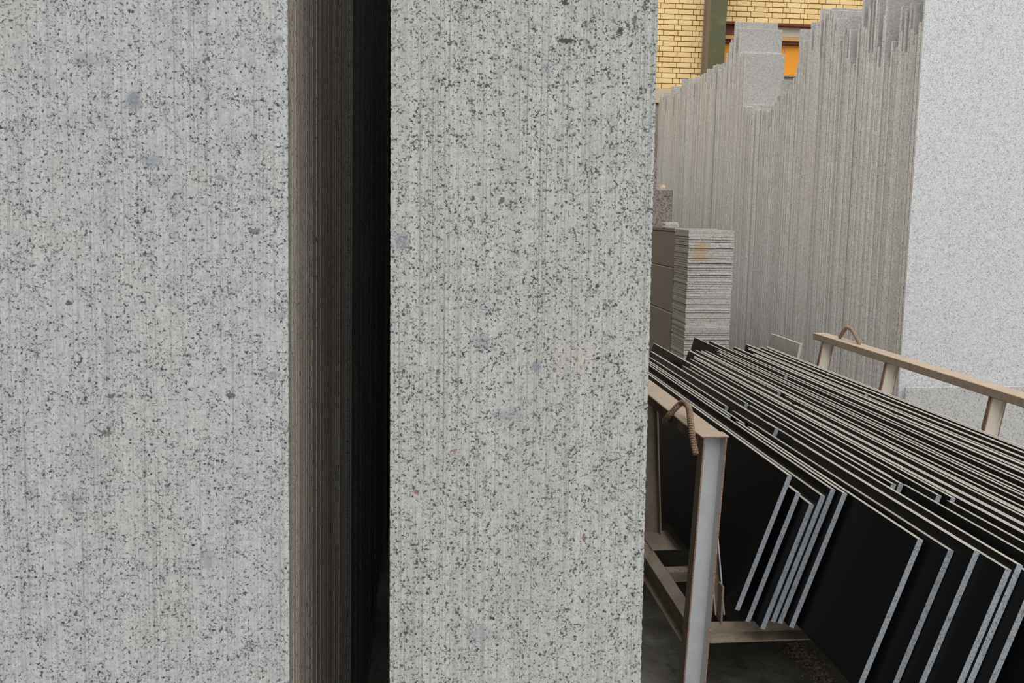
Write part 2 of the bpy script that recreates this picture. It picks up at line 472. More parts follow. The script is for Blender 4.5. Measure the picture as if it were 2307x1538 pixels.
# steel column in front of the wall
fc = at(1601, 2, 13.16); fr = at(1637.5, 2, 13.16)
cx0, cx1 = fc.x, fr.x
colm = empty('steel_column', ((cx0 + cx1) / 2, 13.33, 0))
colm['kind'] = 'structure'
tag(colm, 'dark green painted steel column standing before the yellow brick wall', 'column')
hw = (cx1 - cx0) / 2
tilt = 0.0
link('flange', box_mesh('flange', -hw, hw, -0.17, -0.15, FZ, 8, m_green, 0.002), colm)
link('flange', box_mesh('flange', -hw, hw, 0.15, 0.17, FZ, 8, m_colside, 0.002), colm)
link('web', box_mesh('web', -hw + 0.03, -hw + 0.045, -0.15, 0.15, FZ, 8, m_colside), colm)
colm.rotation_euler = (0, R(0.55), 0)
colm.location.x -= 0.035

# ------------------------------------------------------------------ sawn slabs in front (two stacks)
def slab_mesh(name, w, t, h, faces, edges, jag=0.0, seed=0, c=0.0015):
    """slab: x 0..w, y 0..t, z 0..h; big faces slot 0, narrow edges slot 1; jag = chipped long edges"""
    if jag <= 0:
        return box_mesh(name, 0, w, 0, t, 0, h, [faces, edges], c, lambda f: 0 if abs(f.normal.y) > 0.9 else 1)
    r = random.Random(seed)
    n = int(h / 0.004)
    prof = lambda z, s: jag * (max(0, mnoise.noise(Vector((z * 160, s * 9.1 + seed, 0.3)))) * 1.4 + max(0, mnoise.noise(Vector((z * 420, s * 3.3 + seed, 4.3)))))
    vv, ff, fm = [], [], []
    for i in range(n + 1):
        z = h * i / n
        a = prof(z, 0); b = prof(z, 1)
        vv += [(a, 0, z), (a * 0.2, a * 0.9 + 0.0008, z), (0, t, z), (w - b, 0, z), (w - b * 0.2, b * 0.9 + 0.0008, z), (w, t, z)]
    for i in range(n):
        q = i * 6; p = q + 6
        ff += [(q, q + 3, p + 3, p), (q + 1, q, p, p + 1), (q + 2, q + 1, p + 1, p + 2), (q + 3, q + 4, p + 4, p + 3), (q + 4, q + 5, p + 5, p + 4), (q + 5, q + 2, p + 2, p + 5)]
        fm += [0, 1, 1, 1, 1, 0]
    ff += [(2, 5, 4, 3, 0, 1), (n * 6 + 1, n * 6, n * 6 + 3, n * 6 + 4, n * 6 + 5, n * 6 + 2)]
    fm += [1, 1]
    return mesh(name, vv, ff, [faces, edges], fm)

LEAN = R(3.5)
# centre stack: the front face meets the sight lines of the photograph's two edges at eye height
def face_at(px, Ymid, zmid=1.45):
    return at(px, 700, Ymid).x
cY = 1.37
cxl, cxr = face_at(877.5, cY), face_at(1468, cY)
cw = cxr - cxl
HS = 3.3
CS = (1.45 - FZ) * math.sin(R(0.25))
T = 0.02
base_y = cY - (1.45 - FZ) * math.tan(LEAN)
def on_slab(px, py, loc, rot):
    m = (Matrix.Translation(loc) @ Matrix.Rotation(rot[1], 4, 'Y') @ Matrix.Rotation(rot[0], 4, 'X')).inverted()
    o_ = m @ CAM; d_ = m.to_3x3() @ ray(px, py)
    p = o_ - d_ * (o_.y / d_.y)
    return p.x, p.z
def spot_list(items, loc, rot):
    out = []
    for (px, py, rx, ry, c, amt, rg) in items:
        a, b = on_slab(px, py, loc, rot); a2, b2 = on_slab(px + rx, py + ry, loc, rot)
        out.append((a, b, abs(a2 - a), abs(b2 - b), c, amt, rg))
    return out
PIT, RUSTC, BLUE = lin(58, 46, 42), lin(120, 66, 44), lin(112, 118, 130)
cloc = (cxl - CS, base_y, FZ)
m_hero = granite('granite_front_face', *FACE_ARGS[0], **FACE_ARGS[1], spots=spot_list([
    (1276, 92, 22, 7, PIT, 0.9, 3.0), (1397, 70, 7, 12, PIT, 0.85, 3.0), (1429, 45, 6, 7, lin(96, 84, 80), 0.8, 2.5), (1272, 5, 9, 8, PIT, 0.9, 3.0), (1381, 46, 4, 5, RUSTC, 0.6, 2.5),
    (1022, 1016, 6, 6, RUSTC, 0.55, 5.0), (1124, 658, 6, 6, RUSTC, 0.5, 5.0), (1027, 765, 6, 4, RUSTC, 0.5, 4.0), (938, 1108, 6, 6, RUSTC, 0.7, 3.0), (1316, 1213, 4, 7, RUSTC, 0.8, 3.0), (1130, 452, 6, 8, lin(80, 60, 50), 0.8, 3.0),
    (905, 545, 24, 26, BLUE, 0.5, 0.8), (1208, 825, 14, 16, BLUE, 0.6, 0.8), (1145, 935, 50, 18, BLUE, 0.35, 0.8), (1085, 770, 26, 24, BLUE, 0.4, 0.8), (1080, 1430, 40, 30, BLUE, 0.3, 0.8)], cloc, (-LEAN, R(0.25), 0)))
hero_c = slab_mesh('granite_sheet', cw, T, HS, m_hero, m_hero, jag=0.0022, seed=3)
o = link('granite_sheet', hero_c, None, (cxl - CS, base_y, FZ), (-LEAN, R(0.25), 0))
tag(o, 'pale grey black-flecked sawn slab, widest upright one in front at centre', 'slab')
NC = 272
stack_c = slab_mesh('stone_slab_behind', cw - 0.004, T, HS - 0.01, m_face, m_edge)
dyn = 0.0205 / math.cos(LEAN)
def many(name, items, mats):
    """items: (width, thickness, height, location, rotation) joined into one object of kind stuff"""
    vv, ff, fm = [], [], []
    for (w_, t_, h_, loc_, rot_, *em) in items:
        mt = Matrix.Translation(loc_) @ Matrix.Rotation(rot_[1], 4, 'Y') @ Matrix.Rotation(rot_[0], 4, 'X')
        b0 = len(vv)
        tmp = []; addbox(tmp, [], 0, w_, 0, t_, 0, h_)
        vv += [mt @ Vector(p) for p in tmp]
        ff += [tuple(b0 + i for i in f) for f in [(0, 3, 2, 1), (4, 5, 6, 7), (0, 1, 5, 4), (1, 2, 6, 5), (2, 3, 7, 6), (3, 0, 4, 7)]]
        em = em[0] if em else 1
        fm += [em, em, 0, em, 0, em]
    ob = link(name, mesh(name, vv, ff, mats, fm))
    ob['kind'] = 'stuff'
    return ob
def its_x(i): return (0.15 if i < 48 else 0.012) if i < 225 else -0.115                 # unseen sheet sides shaped for light: set back in front, gap closed behind
its = [(cw - 0.004 - its_x(i), T, HS - 0.01 + (0.9 if i > 3 else 0), Vector((cxl - CS + its_x(i) + rnd.uniform(-0.0012, 0.0012), base_y + i * dyn, FZ)), (-LEAN, R(0.25))) for i in range(1, NC)]
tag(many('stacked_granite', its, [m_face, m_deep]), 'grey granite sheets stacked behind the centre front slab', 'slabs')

# left stack
lY = 1.30
lxr = at(645.5, 700, lY).x
lw = 0.56
base_yl = lY - (1.45 - FZ) * math.tan(LEAN)
lloc = (lxr - lw - (1.45 - FZ) * math.sin(R(0.55)), base_yl, FZ)
m_herol = granite('granite_left_face', *FACE2_ARGS[0], **FACE2_ARGS[1], spots=spot_list([
    (300, 228, 24, 30, BLUE, 0.75, 0.9), (340, 362, 34, 22, BLUE, 0.5, 0.9), (496, 400, 12, 8, BLUE, 0.6, 0.8), (200, 135, 45, 26, BLUE, 0.35, 0.8), (630, 90, 12, 14, BLUE, 0.6, 0.8), (635, 712, 14, 12, BLUE, 0.5, 0.8),
    (615, 845, 22, 12, BLUE, 0.45, 0.8), (520, 890, 10, 9, PIT, 0.7, 3.0), (155, 682, 7, 6, PIT, 0.8, 2.5), (574, 520, 14, 7, PIT, 0.6, 3.0), (250, 892, 10, 5, PIT, 0.7, 2.5), (238, 975, 12, 9, PIT, 0.6, 3.0),
    (470, 1260, 26, 26, BLUE, 0.4, 0.8), (165, 1130, 30, 30, BLUE, 0.3, 0.8)], lloc, (-LEAN, R(0.55), 0)))
hero_l = slab_mesh('stone_slab_left', lw, T, HS, m_herol, m_herol, jag=0.0012, seed=11)
ROLL = R(0.55)
def left_loc(i, dx): return (lxr - lw - (1.45 - FZ) * math.sin(ROLL) + dx, base_yl + i * dyn, FZ)
o = link('granite_sheet', hero_l, None, left_loc(0, 0), (-LEAN, ROLL, 0))
tag(o, 'cool grey speckled sawn slab at the left, front of its stack', 'slab')
left_sizes = [slab_mesh('stone_slab_edge', lw, T * f, HS - 0.01, m_face2, m_edge, c=0.0012) for f in (1.0, 0.98, 1.01)]
deep = []
for i in range(1, 272):
    if i < 30: dx = rnd.uniform(-0.0006, 0.0006)
    elif i < 52: dx = -0.001 + rnd.uniform(-0.002, 0.0015)
    else:
        dx = -0.045 + rnd.uniform(-0.008, 0.008)
        if rnd.random() < 0.25: dx = rnd.uniform(-0.010, -0.003)
    if i > 62:
        if i > 175: dx = 0.012
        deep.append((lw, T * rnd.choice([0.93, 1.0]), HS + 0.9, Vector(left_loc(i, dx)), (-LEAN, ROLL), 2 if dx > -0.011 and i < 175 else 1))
        continue
    o = link('granite_sheet', left_sizes[rnd.randrange(3)], None, left_loc(i, dx), (-LEAN, ROLL, 0))
    if i < 50:
        tag(o, nth(i) + ' slab behind the left front slab, only its stained edge showing', 'slab', 'brown-stained slab edges behind the left front slab')
    else:
        tag(o, nth(i) + ' slab behind the left front slab, edge deep in shadow', 'slab', 'shadowed slab edges in the gap')

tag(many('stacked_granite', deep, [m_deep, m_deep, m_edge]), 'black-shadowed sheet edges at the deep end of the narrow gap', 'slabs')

# ------------------------------------------------------------------ tall row of grey slabs at the back right
PROF = [(1482.5, 206), (1487, 215), (1490, 217), (1497, 208), (1503, 212), (1508, 212), (1513.7, 193), (1520, 209), (1525, 203), (1532, 197), (1537, 177), (1545, 214),
        (1552, 176), (1557, 200), (1562, 184), (1566, 172), (1571, 176), (1575, 189), (1580, 167), (1585, 165), (1589, 185), (1593, 154), (1600, 170), (1606, 147), (1609, 165),
        (1613, 144), (1620, 157), (1624, 162), (1627, 141), (1631, 150), (1635, 119), (1638, 125), (1641, 95), (1644, 88), (1649, 130), (1652.6, 47), (1657, 120), (1663, 62), (1665, 118),
        (1668, 125), (1671, 115), (1675, 118), (1677, 118), (1680, 240), (1684, 239), (1692, 253), (1698, 248), (1703.5, 235), (1709, 248), (1716, 246), (1723, 236), (1731, 249), (1737, 252),
        (1742, 239), (1749, 235), (1755, 215), (1760, 232), (1765, 180), (1773, 209), (1777, 201), (1782, 204), (1785, 200), (1789, 190), (1793, 175), (1798, 150), (1801.6, 65), (1806, 100), (1809, 90),
        (1813, 40), (1819, 95), (1825, 81), (1828, 49), (1833, 65), (1838, 52), (1844.5, 18), (1849, 78), (1855, 26), (1860, 28), (1866, 22), (1872, 16), (1880, 22), (1886, 40), (1892, 25), (1898, 110), (1904, 31),
        (1909, 12), (1916, 66), (1922, 95), (1930, 76), (1934, 90), (1938, -8), (1942, -6), (1947, 61), (1952, 64), (1956, -20), (1963, 120), (1967, -30), (1971, 69), (1975, -30), (1983, 77), (1991, 109), (1997, -35),
        (2003, 86), (2008, 138), (2012, 153), (2018, 75), (2024, 66), (2032, 13), (2036, 69), (2041, 115), (2044, -30), (2050, 118), (2056, -22), (2062, 10), (2067, 38), (2072, 44), (2078, 45), (2083, 45)]
FX = 3.5
def top_px(x):
    return min(PROF, key=lambda p: abs(p[0] - x))
BACKLEAN = R(1.6)
Yk = yx(FX, 2083, 3.3)
Y_front = Yk
k = 0
row = []
while True:
    x = proj((FX, Yk, 3.2))[0]
    if x < 1484: break
    row.append((Yk, x))
    t = rnd.choice([0.0215, 0.0215, 0.023, 0.023, 0.03])
    step = t + rnd.uniform(0.0022, 0.004) + (0.006 if rnd.random() < 0.1 else 0)
    row[-1] = (Yk, x, t)
    Yk += step
for k, (Yk, x, t) in enumerate(row):
    pxn, pyn = top_px(x)
    if abs(pxn - x) > 1.6: pyn += rnd.choice([0, 6, 14, 26, 44]) * rnd.uniform(0.6, 1.3) if not 1650 < x < 1679 else 0
    if x > 1800 and rnd.random() < 0.4: pyn += rnd.uniform(15, 70)
    zt = at(x, pyn, Yk).z
    dx = rnd.uniform(-0.0045, 0.0045) if rnd.random() > 0.12 else rnd.uniform(-0.012, 0.016)
    w = 0.46 + rnd.uniform(-0.015, 0.015)
    if x > 1800: w = 0.55 + rnd.uniform(-0.03, 0.05)
    if 1650 < x < 1667: w = 0.485; dx = 0
    if 1667 <= x < 1679: w = 0.47 + rnd.uniform(-0.03, 0.0)
    yb = Yk - (3.0 - FZ) * math.tan(BACKLEAN)
    zt = max(1.2, zt) - FZ
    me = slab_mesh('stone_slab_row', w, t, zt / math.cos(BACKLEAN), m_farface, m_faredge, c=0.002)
    o = link('granite_sheet', me, None, (FX + dx - (3.2 - FZ) * math.sin(R(0.32)), yb, FZ), (-BACKLEAN + rnd.uniform(-0.0003, 0.0003), R(0.32) + rnd.uniform(-0.0008, 0.0008), 0))
    nk = k + 1
    if nk <= 45: l, g = nth(nk) + ' slab behind the pale front slab of the tall back row', 'tallest slabs at the near end of the back row'
    elif x < 1500: l, g = 'thin grey slab on edge at the far shadowed end of the back row', 'slabs at the far end of the back row'
    elif x < 1573: l, g = 'thin grey slab on edge in the back row, below the bare brickwork', 'slabs below the bare brickwork'
    elif x < 1640: l, g = 'thin grey slab on edge in the back row, before the green column', 'slabs before the green column'
    elif x < 1651: l, g = 'grey slab stepping up just left of the tallest strip', 'slabs stepping up to the tall strip'
    elif x < 1667: l, g = 'tall speckled strip rising broad-faced before the orange shutter', 'tall strips before the orange shutter'
    elif x < 1679: l, g = 'shorter broad-faced speckled strip just right of the tall ones', 'shorter broad-faced strips'
    elif x < 1740: l, g = 'low slab on edge before the broad-faced strips in the back row', 'low slabs before the broad-faced strips'
    elif x < 1799: l, g = 'low slab on edge in the dip below the orange shutter', 'low slabs in the dip of the back row'
    else: l, g = 'slab on edge right of the orange shutter, top below the brickwork', 'slabs right of the orange shutter'
    tag(o, l, 'slab', g)
# pale front slab of that row
pf = at(2085, 60, 6.33)
fw = 1.1
me = slab_mesh('stone_slab_pale', fw, 0.022, 4.2, m_farfront, m_faredge, jag=0.002, seed=5)
o = link('granite_sheet', me, None, (3.5 - 0.020 - (3.2 - FZ) * math.sin(R(0.32)), Y_front - 0.06 - (3.0 - FZ) * math.tan(BACKLEAN), FZ), (-BACKLEAN, R(0.32), 0))
tag(o, 'very pale speckled slab, broad face at the right edge, front of the back row', 'slab')
# short darker slab leaning at its foot
me = slab_mesh('stone_slab_low', 1.3, 0.02, at(2100, 872, Y_front - 0.2).z - FZ, m_farlow, m_faredge, jag=0.003, seed=8)
o = link('granite_sheet', me, None, (3.48, Y_front - 0.13 - (3.0 - FZ) * math.tan(BACKLEAN), FZ), (R(-1.6), 0, 0))
tag(o, 'low grey speckled slab standing before the foot of the pale slab', 'slab')

# ------------------------------------------------------------------ tile stack, stone blocks, small things on them
tY = 7.4
tx0, tx1 = at(1551, 560, tY).x, at(1653, 560, tY).x
th = 1.75 - (518 - 484.5) * tY / F
z = FZ
i = 0
td = 0.42
tiles = []
while z < th - 0.012:
    t = rnd.choice([0.019, 0.02, 0.021, 0.023, 0.03]) if z < th - 0.05 else th - z - 0.0008
    t = min(t, th - z)
    dx, dy = rnd.uniform(-0.004, 0.004), rnd.uniform(-0.005, 0.005)
    yy = 484.5 + (1.75 - z) * F / tY
    front = m_tilestain if 552 < yy < 590 else m_tile
    me = box_mesh('stone_tile', 0, tx1 - tx0, 0, td - 0.006, 0, t - rnd.choice([0.0010, 0.0014, 0.0034]), [m_tileface, front], 0.0015, lambda f: 1 if f.normal.y < -0.5 else 0)
    o = link('stone_tile', me, None, (tx0 + dx, tY + dy, z))
    if front is m_tilestain:
        stained = True
    else: stained = False
    tiles.append((o, stained))
    z += t
    i += 1
for n_, (o, st_) in enumerate(reversed(tiles)):
    if n_ == 0: lb = 'topmost grey tile of the tall neat tile stack'
    elif st_: lb = nth(n_ + 1) + ' tile from the top of the tall stack, front edge stained yellow'
    elif n_ < 45: lb = nth(n_ + 1) + ' tile from the top of the tall neat tile stack'
    else: lb = 'grey tile at the hidden bottom of the tall neat tile stack'
    tag(o, lb, 'tile', 'tiles of the tall neat stack')
# blocks behind the tile stack
bz = [FZ, 0.87, 1.275, 1.60]
names = ['lowest smooth brown-grey stone block behind the tile stack', 'middle smooth brown-grey stone block behind the tile stack', 'upper smooth brown-grey stone block behind the tile stack']
for a in range(3):
    dxb = (-0.012, 0.0, 0.006)[a]
    yb0, yb1 = tY + td + 0.012, 9.35
    me = box_mesh('stone_block', 0, tx1 - tx0 + 0.01, 0, yb1 - yb0, 0, bz[a + 1] - bz[a] - 0.003, m_block, 0.006)
    o = link('stone_block', me, None, (tx0 + dxb - 0.003, yb0, bz[a]))
    tag(o, names[a], 'block')
me = box_mesh('stone_block', 0, 1.4, 0, 3.5, 0, 2.75, m_block, 0.01)  # added block, out of view, darkens the back row's lower left
o = link('stone_block', me, None, (0.95, 9.75, FZ))
tag(o, 'tall brown-grey stone block added unseen behind the centre slab to shade the back row', 'block')
topz = 1.60
me = box_mesh('cover_stone', 0, tx1 - tx0, 0, 1.45, 0, 0.028, [m_block, m_tile], 0.002, lambda f: 1 if f.normal.y < -0.5 else 0)
o = link('cover_stone', me, None, (tx0, tY + td + 0.014, topz))
tag(o, 'thin grey stone slab lying on top of the blocks behind the tile stack', 'slab')
topz += 0.0285
# upright piece on top with dry leaf
bY = 8.75
bx0, bx1 = at(1440, 470, bY).x, at(1515, 470, bY).x
bzt = at(1500, 427, bY).z
me = box_mesh('stone_piece', 0, bx1 - bx0, 0, 0.12, 0, bzt - topz, m_blockface, 0.004)
o = link('stone_piece', me, None, (bx0, bY, topz))
tag(o, 'upright brownish speckled stone piece with a dry leaf on top', 'stone')
sY = 8.98
sx0, sx1 = at(1462, 380, sY).x, at(1480, 380, sY).x
me = box_mesh('stone_strip', 0, sx1 - sx0, 0, 0.03, 0, at(1476, 355, sY).z - topz, m_blockface, 0.003)
o = link('stone_strip', me, None, (sx0, sY, topz))
tag(o, 'narrow brownish stone strip standing behind the leaf-topped piece', 'stone')
# leaf
lp = at(1493, 421, bY)
lc = Vector((lp.x, bY + 0.05, bzt + 0.002))
lv, lf = [], []
outl = [(0, 0), (0.014, 0.012), (0.034, 0.004), (0.03, 0.02), (0.044, 0.032), (0.03, 0.036), (0.034, 0.056), (0.018, 0.046), (0.012, 0.066), (0.0, 0.05), (-0.016, 0.06), (-0.014, 0.042), (-0.032, 0.04), (-0.02, 0.026), (-0.03, 0.012), (-0.012, 0.012)]
for sgn in (0, 0.0015):
    for (a, b) in outl:
        lv.append((a, sgn + b * 0.35 + 0.004 * math.sin(a * 120), b * 0.85 + abs(a) * 0.3))
    lv.append((0, sgn + 0.012, 0.026))
nO = len(outl)
for i in range(nO):
    j = (i + 1) % nO
    lf += [(i, j, nO), (nO + 1 + j, nO + 1 + i, 2 * nO + 1), (i, nO + 1 + i, nO + 1 + j, j)]
leafm = mesh('dry_leaf', lv, lf, m_leaf)
leaf = empty('dry_leaf', lc); leaf.rotation_euler = (0, R(12), 0)
tag(leaf, 'curled tan dry leaf lying on the upright brownish stone piece', 'leaf')
link('blade', leafm, leaf)
link('stem', profile_bar('stem', [(0.0012, 0), (0, 0.0012), (-0.0012, 0), (0, -0.0012)], (0, 0.002, 0.006), (-0.10, 0.0, 0.004), (0, 1, 0), m_leaf), leaf)
# three small tiles
qY = 8.15
qx0, qx1 = at(1498, 505, qY).x, at(1530, 505, qY).x
zz = topz
for a in range(3):
    me = box_mesh('small_tile', 0, qx1 - qx0 - 0.006 * (a == 2), 0, 0.1, 0, 0.0165, m_tile, 0.0012)
    o = link('small_tile', me, None, (qx0 + (0, 0.004, -0.001)[a], qY, zz))
    zz += 0.0175
    tag(o, ['bottom', 'middle', 'topmost'][a] + ' of the three small grey tiles on the blocks behind the tile stack', 'tile')

# ------------------------------------------------------------------ steel rack
ZB = 0.20
ZS = 0.275           # height the slabs stand at
Zr = 0.95            # top of the rails
rack = empty('steel_rack', (1.75, 4.6, 0))
tag(rack, 'dusty white steel rack with ribbed lifting loops, holding the leaning black slabs', 'rack')
RO = Vector((1.75, 4.6, 0))
def rk(name, me, sub=None):
    o = link(name, me, sub or rack)
    return o
def rbox(name, x0, x1, y0, y1, z0, z1, m, c=0.002, pick=None):
    return rk(name, box_mesh(name, x0 - RO.x, x1 - RO.x, y0 - RO.y, y1 - RO.y, z0, z1, m, c, pick))
def L(v): return Vector(v) - RO
YN, YF = 3.07, 5.9
NX0, NX1 = 1.014, 1.113
FX0, FX1 = 2.72, 2.815
def rail(x0, x1, y0, y1):
    # channel on its side: top plate with two hanging flanges, each visible surface its own finish
    bm = cham_box(x0 - RO.x, x1 - RO.x, y0 - RO.y, y1 - RO.y, Zr - 0.045, Zr, 0.003)
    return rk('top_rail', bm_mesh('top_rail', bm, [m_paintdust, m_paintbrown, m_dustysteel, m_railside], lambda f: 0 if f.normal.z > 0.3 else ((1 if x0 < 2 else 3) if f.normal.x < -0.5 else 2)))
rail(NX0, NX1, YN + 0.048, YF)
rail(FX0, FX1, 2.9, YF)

def channel_post(ptop, pbot, w, d, tk, mats, open_dir=-1, name='post', sub=None):
    """C channel, open towards the camera: web at the back, flanges toward -Y"""
    ptop, pbot = L(ptop), L(pbot)
    o = empty_child(name, rack)
    prof = [(-w / 2, -d), (-w / 2, 0), (w / 2, 0), (w / 2, -d), (w / 2 - tk, -d), (w / 2 - tk, -tk * 1.2), (-w / 2 + tk, -tk * 1.2), (-w / 2 + tk, -d)]
    n = len(prof)
    vv = [ptop + Vector((a, b, 0)) for a, b in prof] + [pbot + Vector((a, b, 0)) for a, b in prof]
    # fillets between web and flanges are given by an extra pair of points
    ff, fm = [], []
    kinds = ['side', 'back', 'side', 'edge', 'in', 'in', 'in', 'edge']
    for i in range(n):
        j = (i + 1) % n
        ff.append((i, j, n + j, n + i)); 
        k_ = kinds[i]
        fm.append({'side': 1, 'back': 0, 'edge': 2, 'in': 0}[k_])
    ff += [tuple(range(n)), tuple(n + i for i in reversed(range(n)))]; fm += [2, 2]
    bm = bmesh.new()
    bv = [bm.verts.new(v) for v in vv]
    for f, mi in zip(ff, fm):
        fc_ = bm.faces.new([bv[i] for i in f]); fc_.material_index = mi
    bmesh.ops.recalc_face_normals(bm, faces=bm.faces)
    me = bpy.data.meshes.new(name); bm.to_mesh(me); bm.free()
    for m in mats: me.materials.append(m)
    return link(name, me, rack)
def empty_child(name, parent): return None

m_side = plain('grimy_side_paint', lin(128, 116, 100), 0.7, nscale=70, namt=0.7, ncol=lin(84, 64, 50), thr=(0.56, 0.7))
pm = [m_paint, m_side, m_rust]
# near corner post
channel_post((1.065, YN + 0.045, Zr - 0.0005), (1.026, YN + 0.045, FZ), 0.088, 0.058, 0.0055, pm)
rbox('cap_plate', NX0 - 0.002, NX1 + 0.002, YN - 0.018, YN + 0.052, Zr, Zr + 0.005, [m_paintdust, m_rust], 0.001, lambda f: 1 if f.normal.y < -0.3 else 0)
# inner posts on the near side
PX = [atz(1478, 1203, ZB), atz(1624, 1388, ZB)]
PX[0].x = min(PX[0].x, 1.118)
channel_post((1.072, PX[0].y + 0.02, Zr - 0.0455), (PX[0].x, PX[0].y + 0.02, ZB + 0.008), 0.09, 0.05, 0.007, [m_dustysteel, m_dustysteel, m_dustysteel])
channel_post((1.072, PX[1].y + 0.045, Zr - 0.0455), (PX[1].x, PX[1].y + 0.045, ZB + 0.001), 0.04, 0.035, 0.005, [m_dustysteel, m_dustysteel, m_paint])
channel_post((1.065, 5.8, Zr - 0.0455), (1.065, 5.8, FZ), 0.088, 0.055, 0.007, pm)
# far side posts, tops further right than their feet
for yp in (yx(2.76, 1862, 0.9), yx(2.76, 2006, 0.9), 3.95, 2.96):
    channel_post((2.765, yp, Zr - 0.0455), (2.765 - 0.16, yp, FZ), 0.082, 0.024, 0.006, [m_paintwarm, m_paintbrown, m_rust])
# base: two long I beams
def ibeam(x, ytop, y0, y1, hgt=0.12, w=0.06):
    tk = 0.009; wt = 0.007
    p = [(-w / 2, 0), (w / 2, 0), (w / 2, -tk), (wt / 2, -tk), (wt / 2, -hgt + tk), (w / 2, -hgt + tk), (w / 2, -hgt), (-w / 2, -hgt), (-w / 2, -hgt + tk), (-wt / 2, -hgt + tk), (-wt / 2, -tk), (-w / 2, -tk)]
    n = len(p)
    vv = [(x - RO.x + a, y0 - RO.y, ytop + b) for a, b in p] + [(x - RO.x + a, y1 - RO.y, ytop + b) for a, b in p]
    bm = bmesh.new(); bv = [bm.verts.new(v) for v in vv]
    for i in range(n): bm.faces.new([bv[i], bv[(i + 1) % n], bv[n + (i + 1) % n], bv[n + i]])
    bm.faces.new(bv[:n]); bm.faces.new(bv[n:])
    bmesh.ops.recalc_face_normals(bm, faces=bm.faces)
    return rk('base_beam', bm_mesh('base_beam', bm, m_dustysteel))
ibeam(1.045, ZB, YN + 0.062, YF)
ibeam(2.70, ZB, YN + 0.02, YF)
# cross beams (angles open toward the camera) carrying the slabs
def cross(y, z=ZB, fl=0.07):
    prof = [(0, 0), (0, -0.042), (-fl, -0.042), (-fl, -0.048), (0.007, -0.048), (0.007, 0)]
    n = len(prof)
    x0, x1 = 1.076 - RO.x, 2.72 - RO.x
    vv = [(x0, y - RO.y + a, z + b) for a, b in prof] + [(x1, y - RO.y + a, z + b) for a, b in prof]
    bm = bmesh.new(); bv = [bm.verts.new(v) for v in vv]
    for i in range(n): bm.faces.new([bv[i], bv[(i + 1) % n], bv[n + (i + 1) % n], bv[n + i]])
    bm.faces.new(bv[:n]); bm.faces.new(bv[n:])
    bmesh.ops.recalc_face_normals(bm, faces=bm.faces)
    return rk('cross_beam', bm_mesh('cross_beam', bm, m_dustysteel))
YC = atz(1700, 1399, ZB).y
cross(YC)
for yc in (atz(1520, 1281, ZB).y, 4.6, 5.8): rbox('cross_beam', 1.0765, 2.66, yc - 0.03, yc + 0.03, ZB - 0.05, ZB - 0.001, m_dustysteel)
for yc in (3.5, 4.6, 5.75): rbox('bearer', 1.36, 2.62, yc - 0.04, yc + 0.04, ZB, ZS - 0.006, m_trimwood)
rbox('foot_plate', PX[0].x - 0.05, PX[0].x + 0.09, atz(1500, 1240, ZB).y, PX[0].y + 0.03, ZB, ZB + 0.008, m_dustysteel)
rbox('stop_plate', 1.142, 1.150, YC - 0.01, YC + 0.04, ZB, ZB + 0.15, m_dustysteel)
for xx, yy in ((1.045, 4.4), (1.045, 5.85), (2.7, 5.85), (2.7, 3.2)):
    rbox('foot', xx - 0.045, xx + 0.045, yy - 0.045, yy + 0.045, FZ, ZB - 0.12, m_dustysteel)

# ribbed lifting loops
def rebar(points, r, name='lifting_loop', turns=0.0105):
    pts = [Vector(p) for p in points]
    # smooth the path
    path = []
    def cr(p0, p1, p2, p3, t): return 0.5 * ((2 * p1) + (p2 - p0) * t + (2 * p0 - 5 * p1 + 4 * p2 - p3) * t * t + (-p0 + 3 * p1 - 3 * p2 + p3) * t ** 3)
    ext = [pts[0] * 2 - pts[1]] + pts + [pts[-1] * 2 - pts[-2]]
    for i in range(1, len(ext) - 2):
        for s in range(40): path.append(cr(ext[i - 1], ext[i], ext[i + 1], ext[i + 2], s / 40))
    path.append(pts[-1])
    # resample
    out = [path[0]]; acc = 0
    for a, b in zip(path, path[1:]):
        if (b - out[-1]).length > 0.0016: out.append(b)
    path = out
    ns = 16
    vv, ff, hi, fm = [], [], [], []
    up_ = Vector((0.3, 0.2, 1)).normalized()
    s = 0.0
    nrm = None
    for i, p in enumerate(path):
        d = (path[min(i + 1, len(path) - 1)] - path[max(i - 1, 0)]).normalized()
        if nrm is None: nrm = d.orthogonal().normalized()
        nrm = (nrm - d * nrm.dot(d)).normalized()
        bn = d.cross(nrm)
        if i: s += (p - path[i - 1]).length
        for k in range(ns):
            a = 2 * math.pi * k / ns
            ph = s / turns + (a / math.pi) % 1.0 * 0.9       # slanting ribs on each half
            cc = math.cos(2 * math.pi * ph)
            rib = min(1.0, max(0.0, (cc + 0.1) * 2.2)) * 0.2 if abs(math.sin(a)) > 0.2 else 0
            ridge = 0.15 if k % 8 == 0 else 0
            rr = r * (1 + max(rib, ridge))
            vv.append(p + nrm * math.cos(a) * rr + bn * math.sin(a) * rr)
            hi.append(max(rib, ridge) > 0.07)
    n = len(path)
    for i in range(n - 1):
        for k in range(ns):
            ff.append((i * ns + k, i * ns + (k + 1) % ns, (i + 1) * ns + (k + 1) % ns, (i + 1) * ns + k))
            fm.append(0 if sum(hi[q] for q in ff[-1]) >= 2 else 1)
    fm += [0, 0]
    ff += [tuple(reversed(range(ns))), tuple((n - 1) * ns + k for k in range(ns))]
    return rk(name, mesh(name, vv, ff, [m_rebar, m_rebarlow], fm, smooth=True))
lx = NX0 - 0.014
def LP(px, py, X): return L(atx(px, py, X))
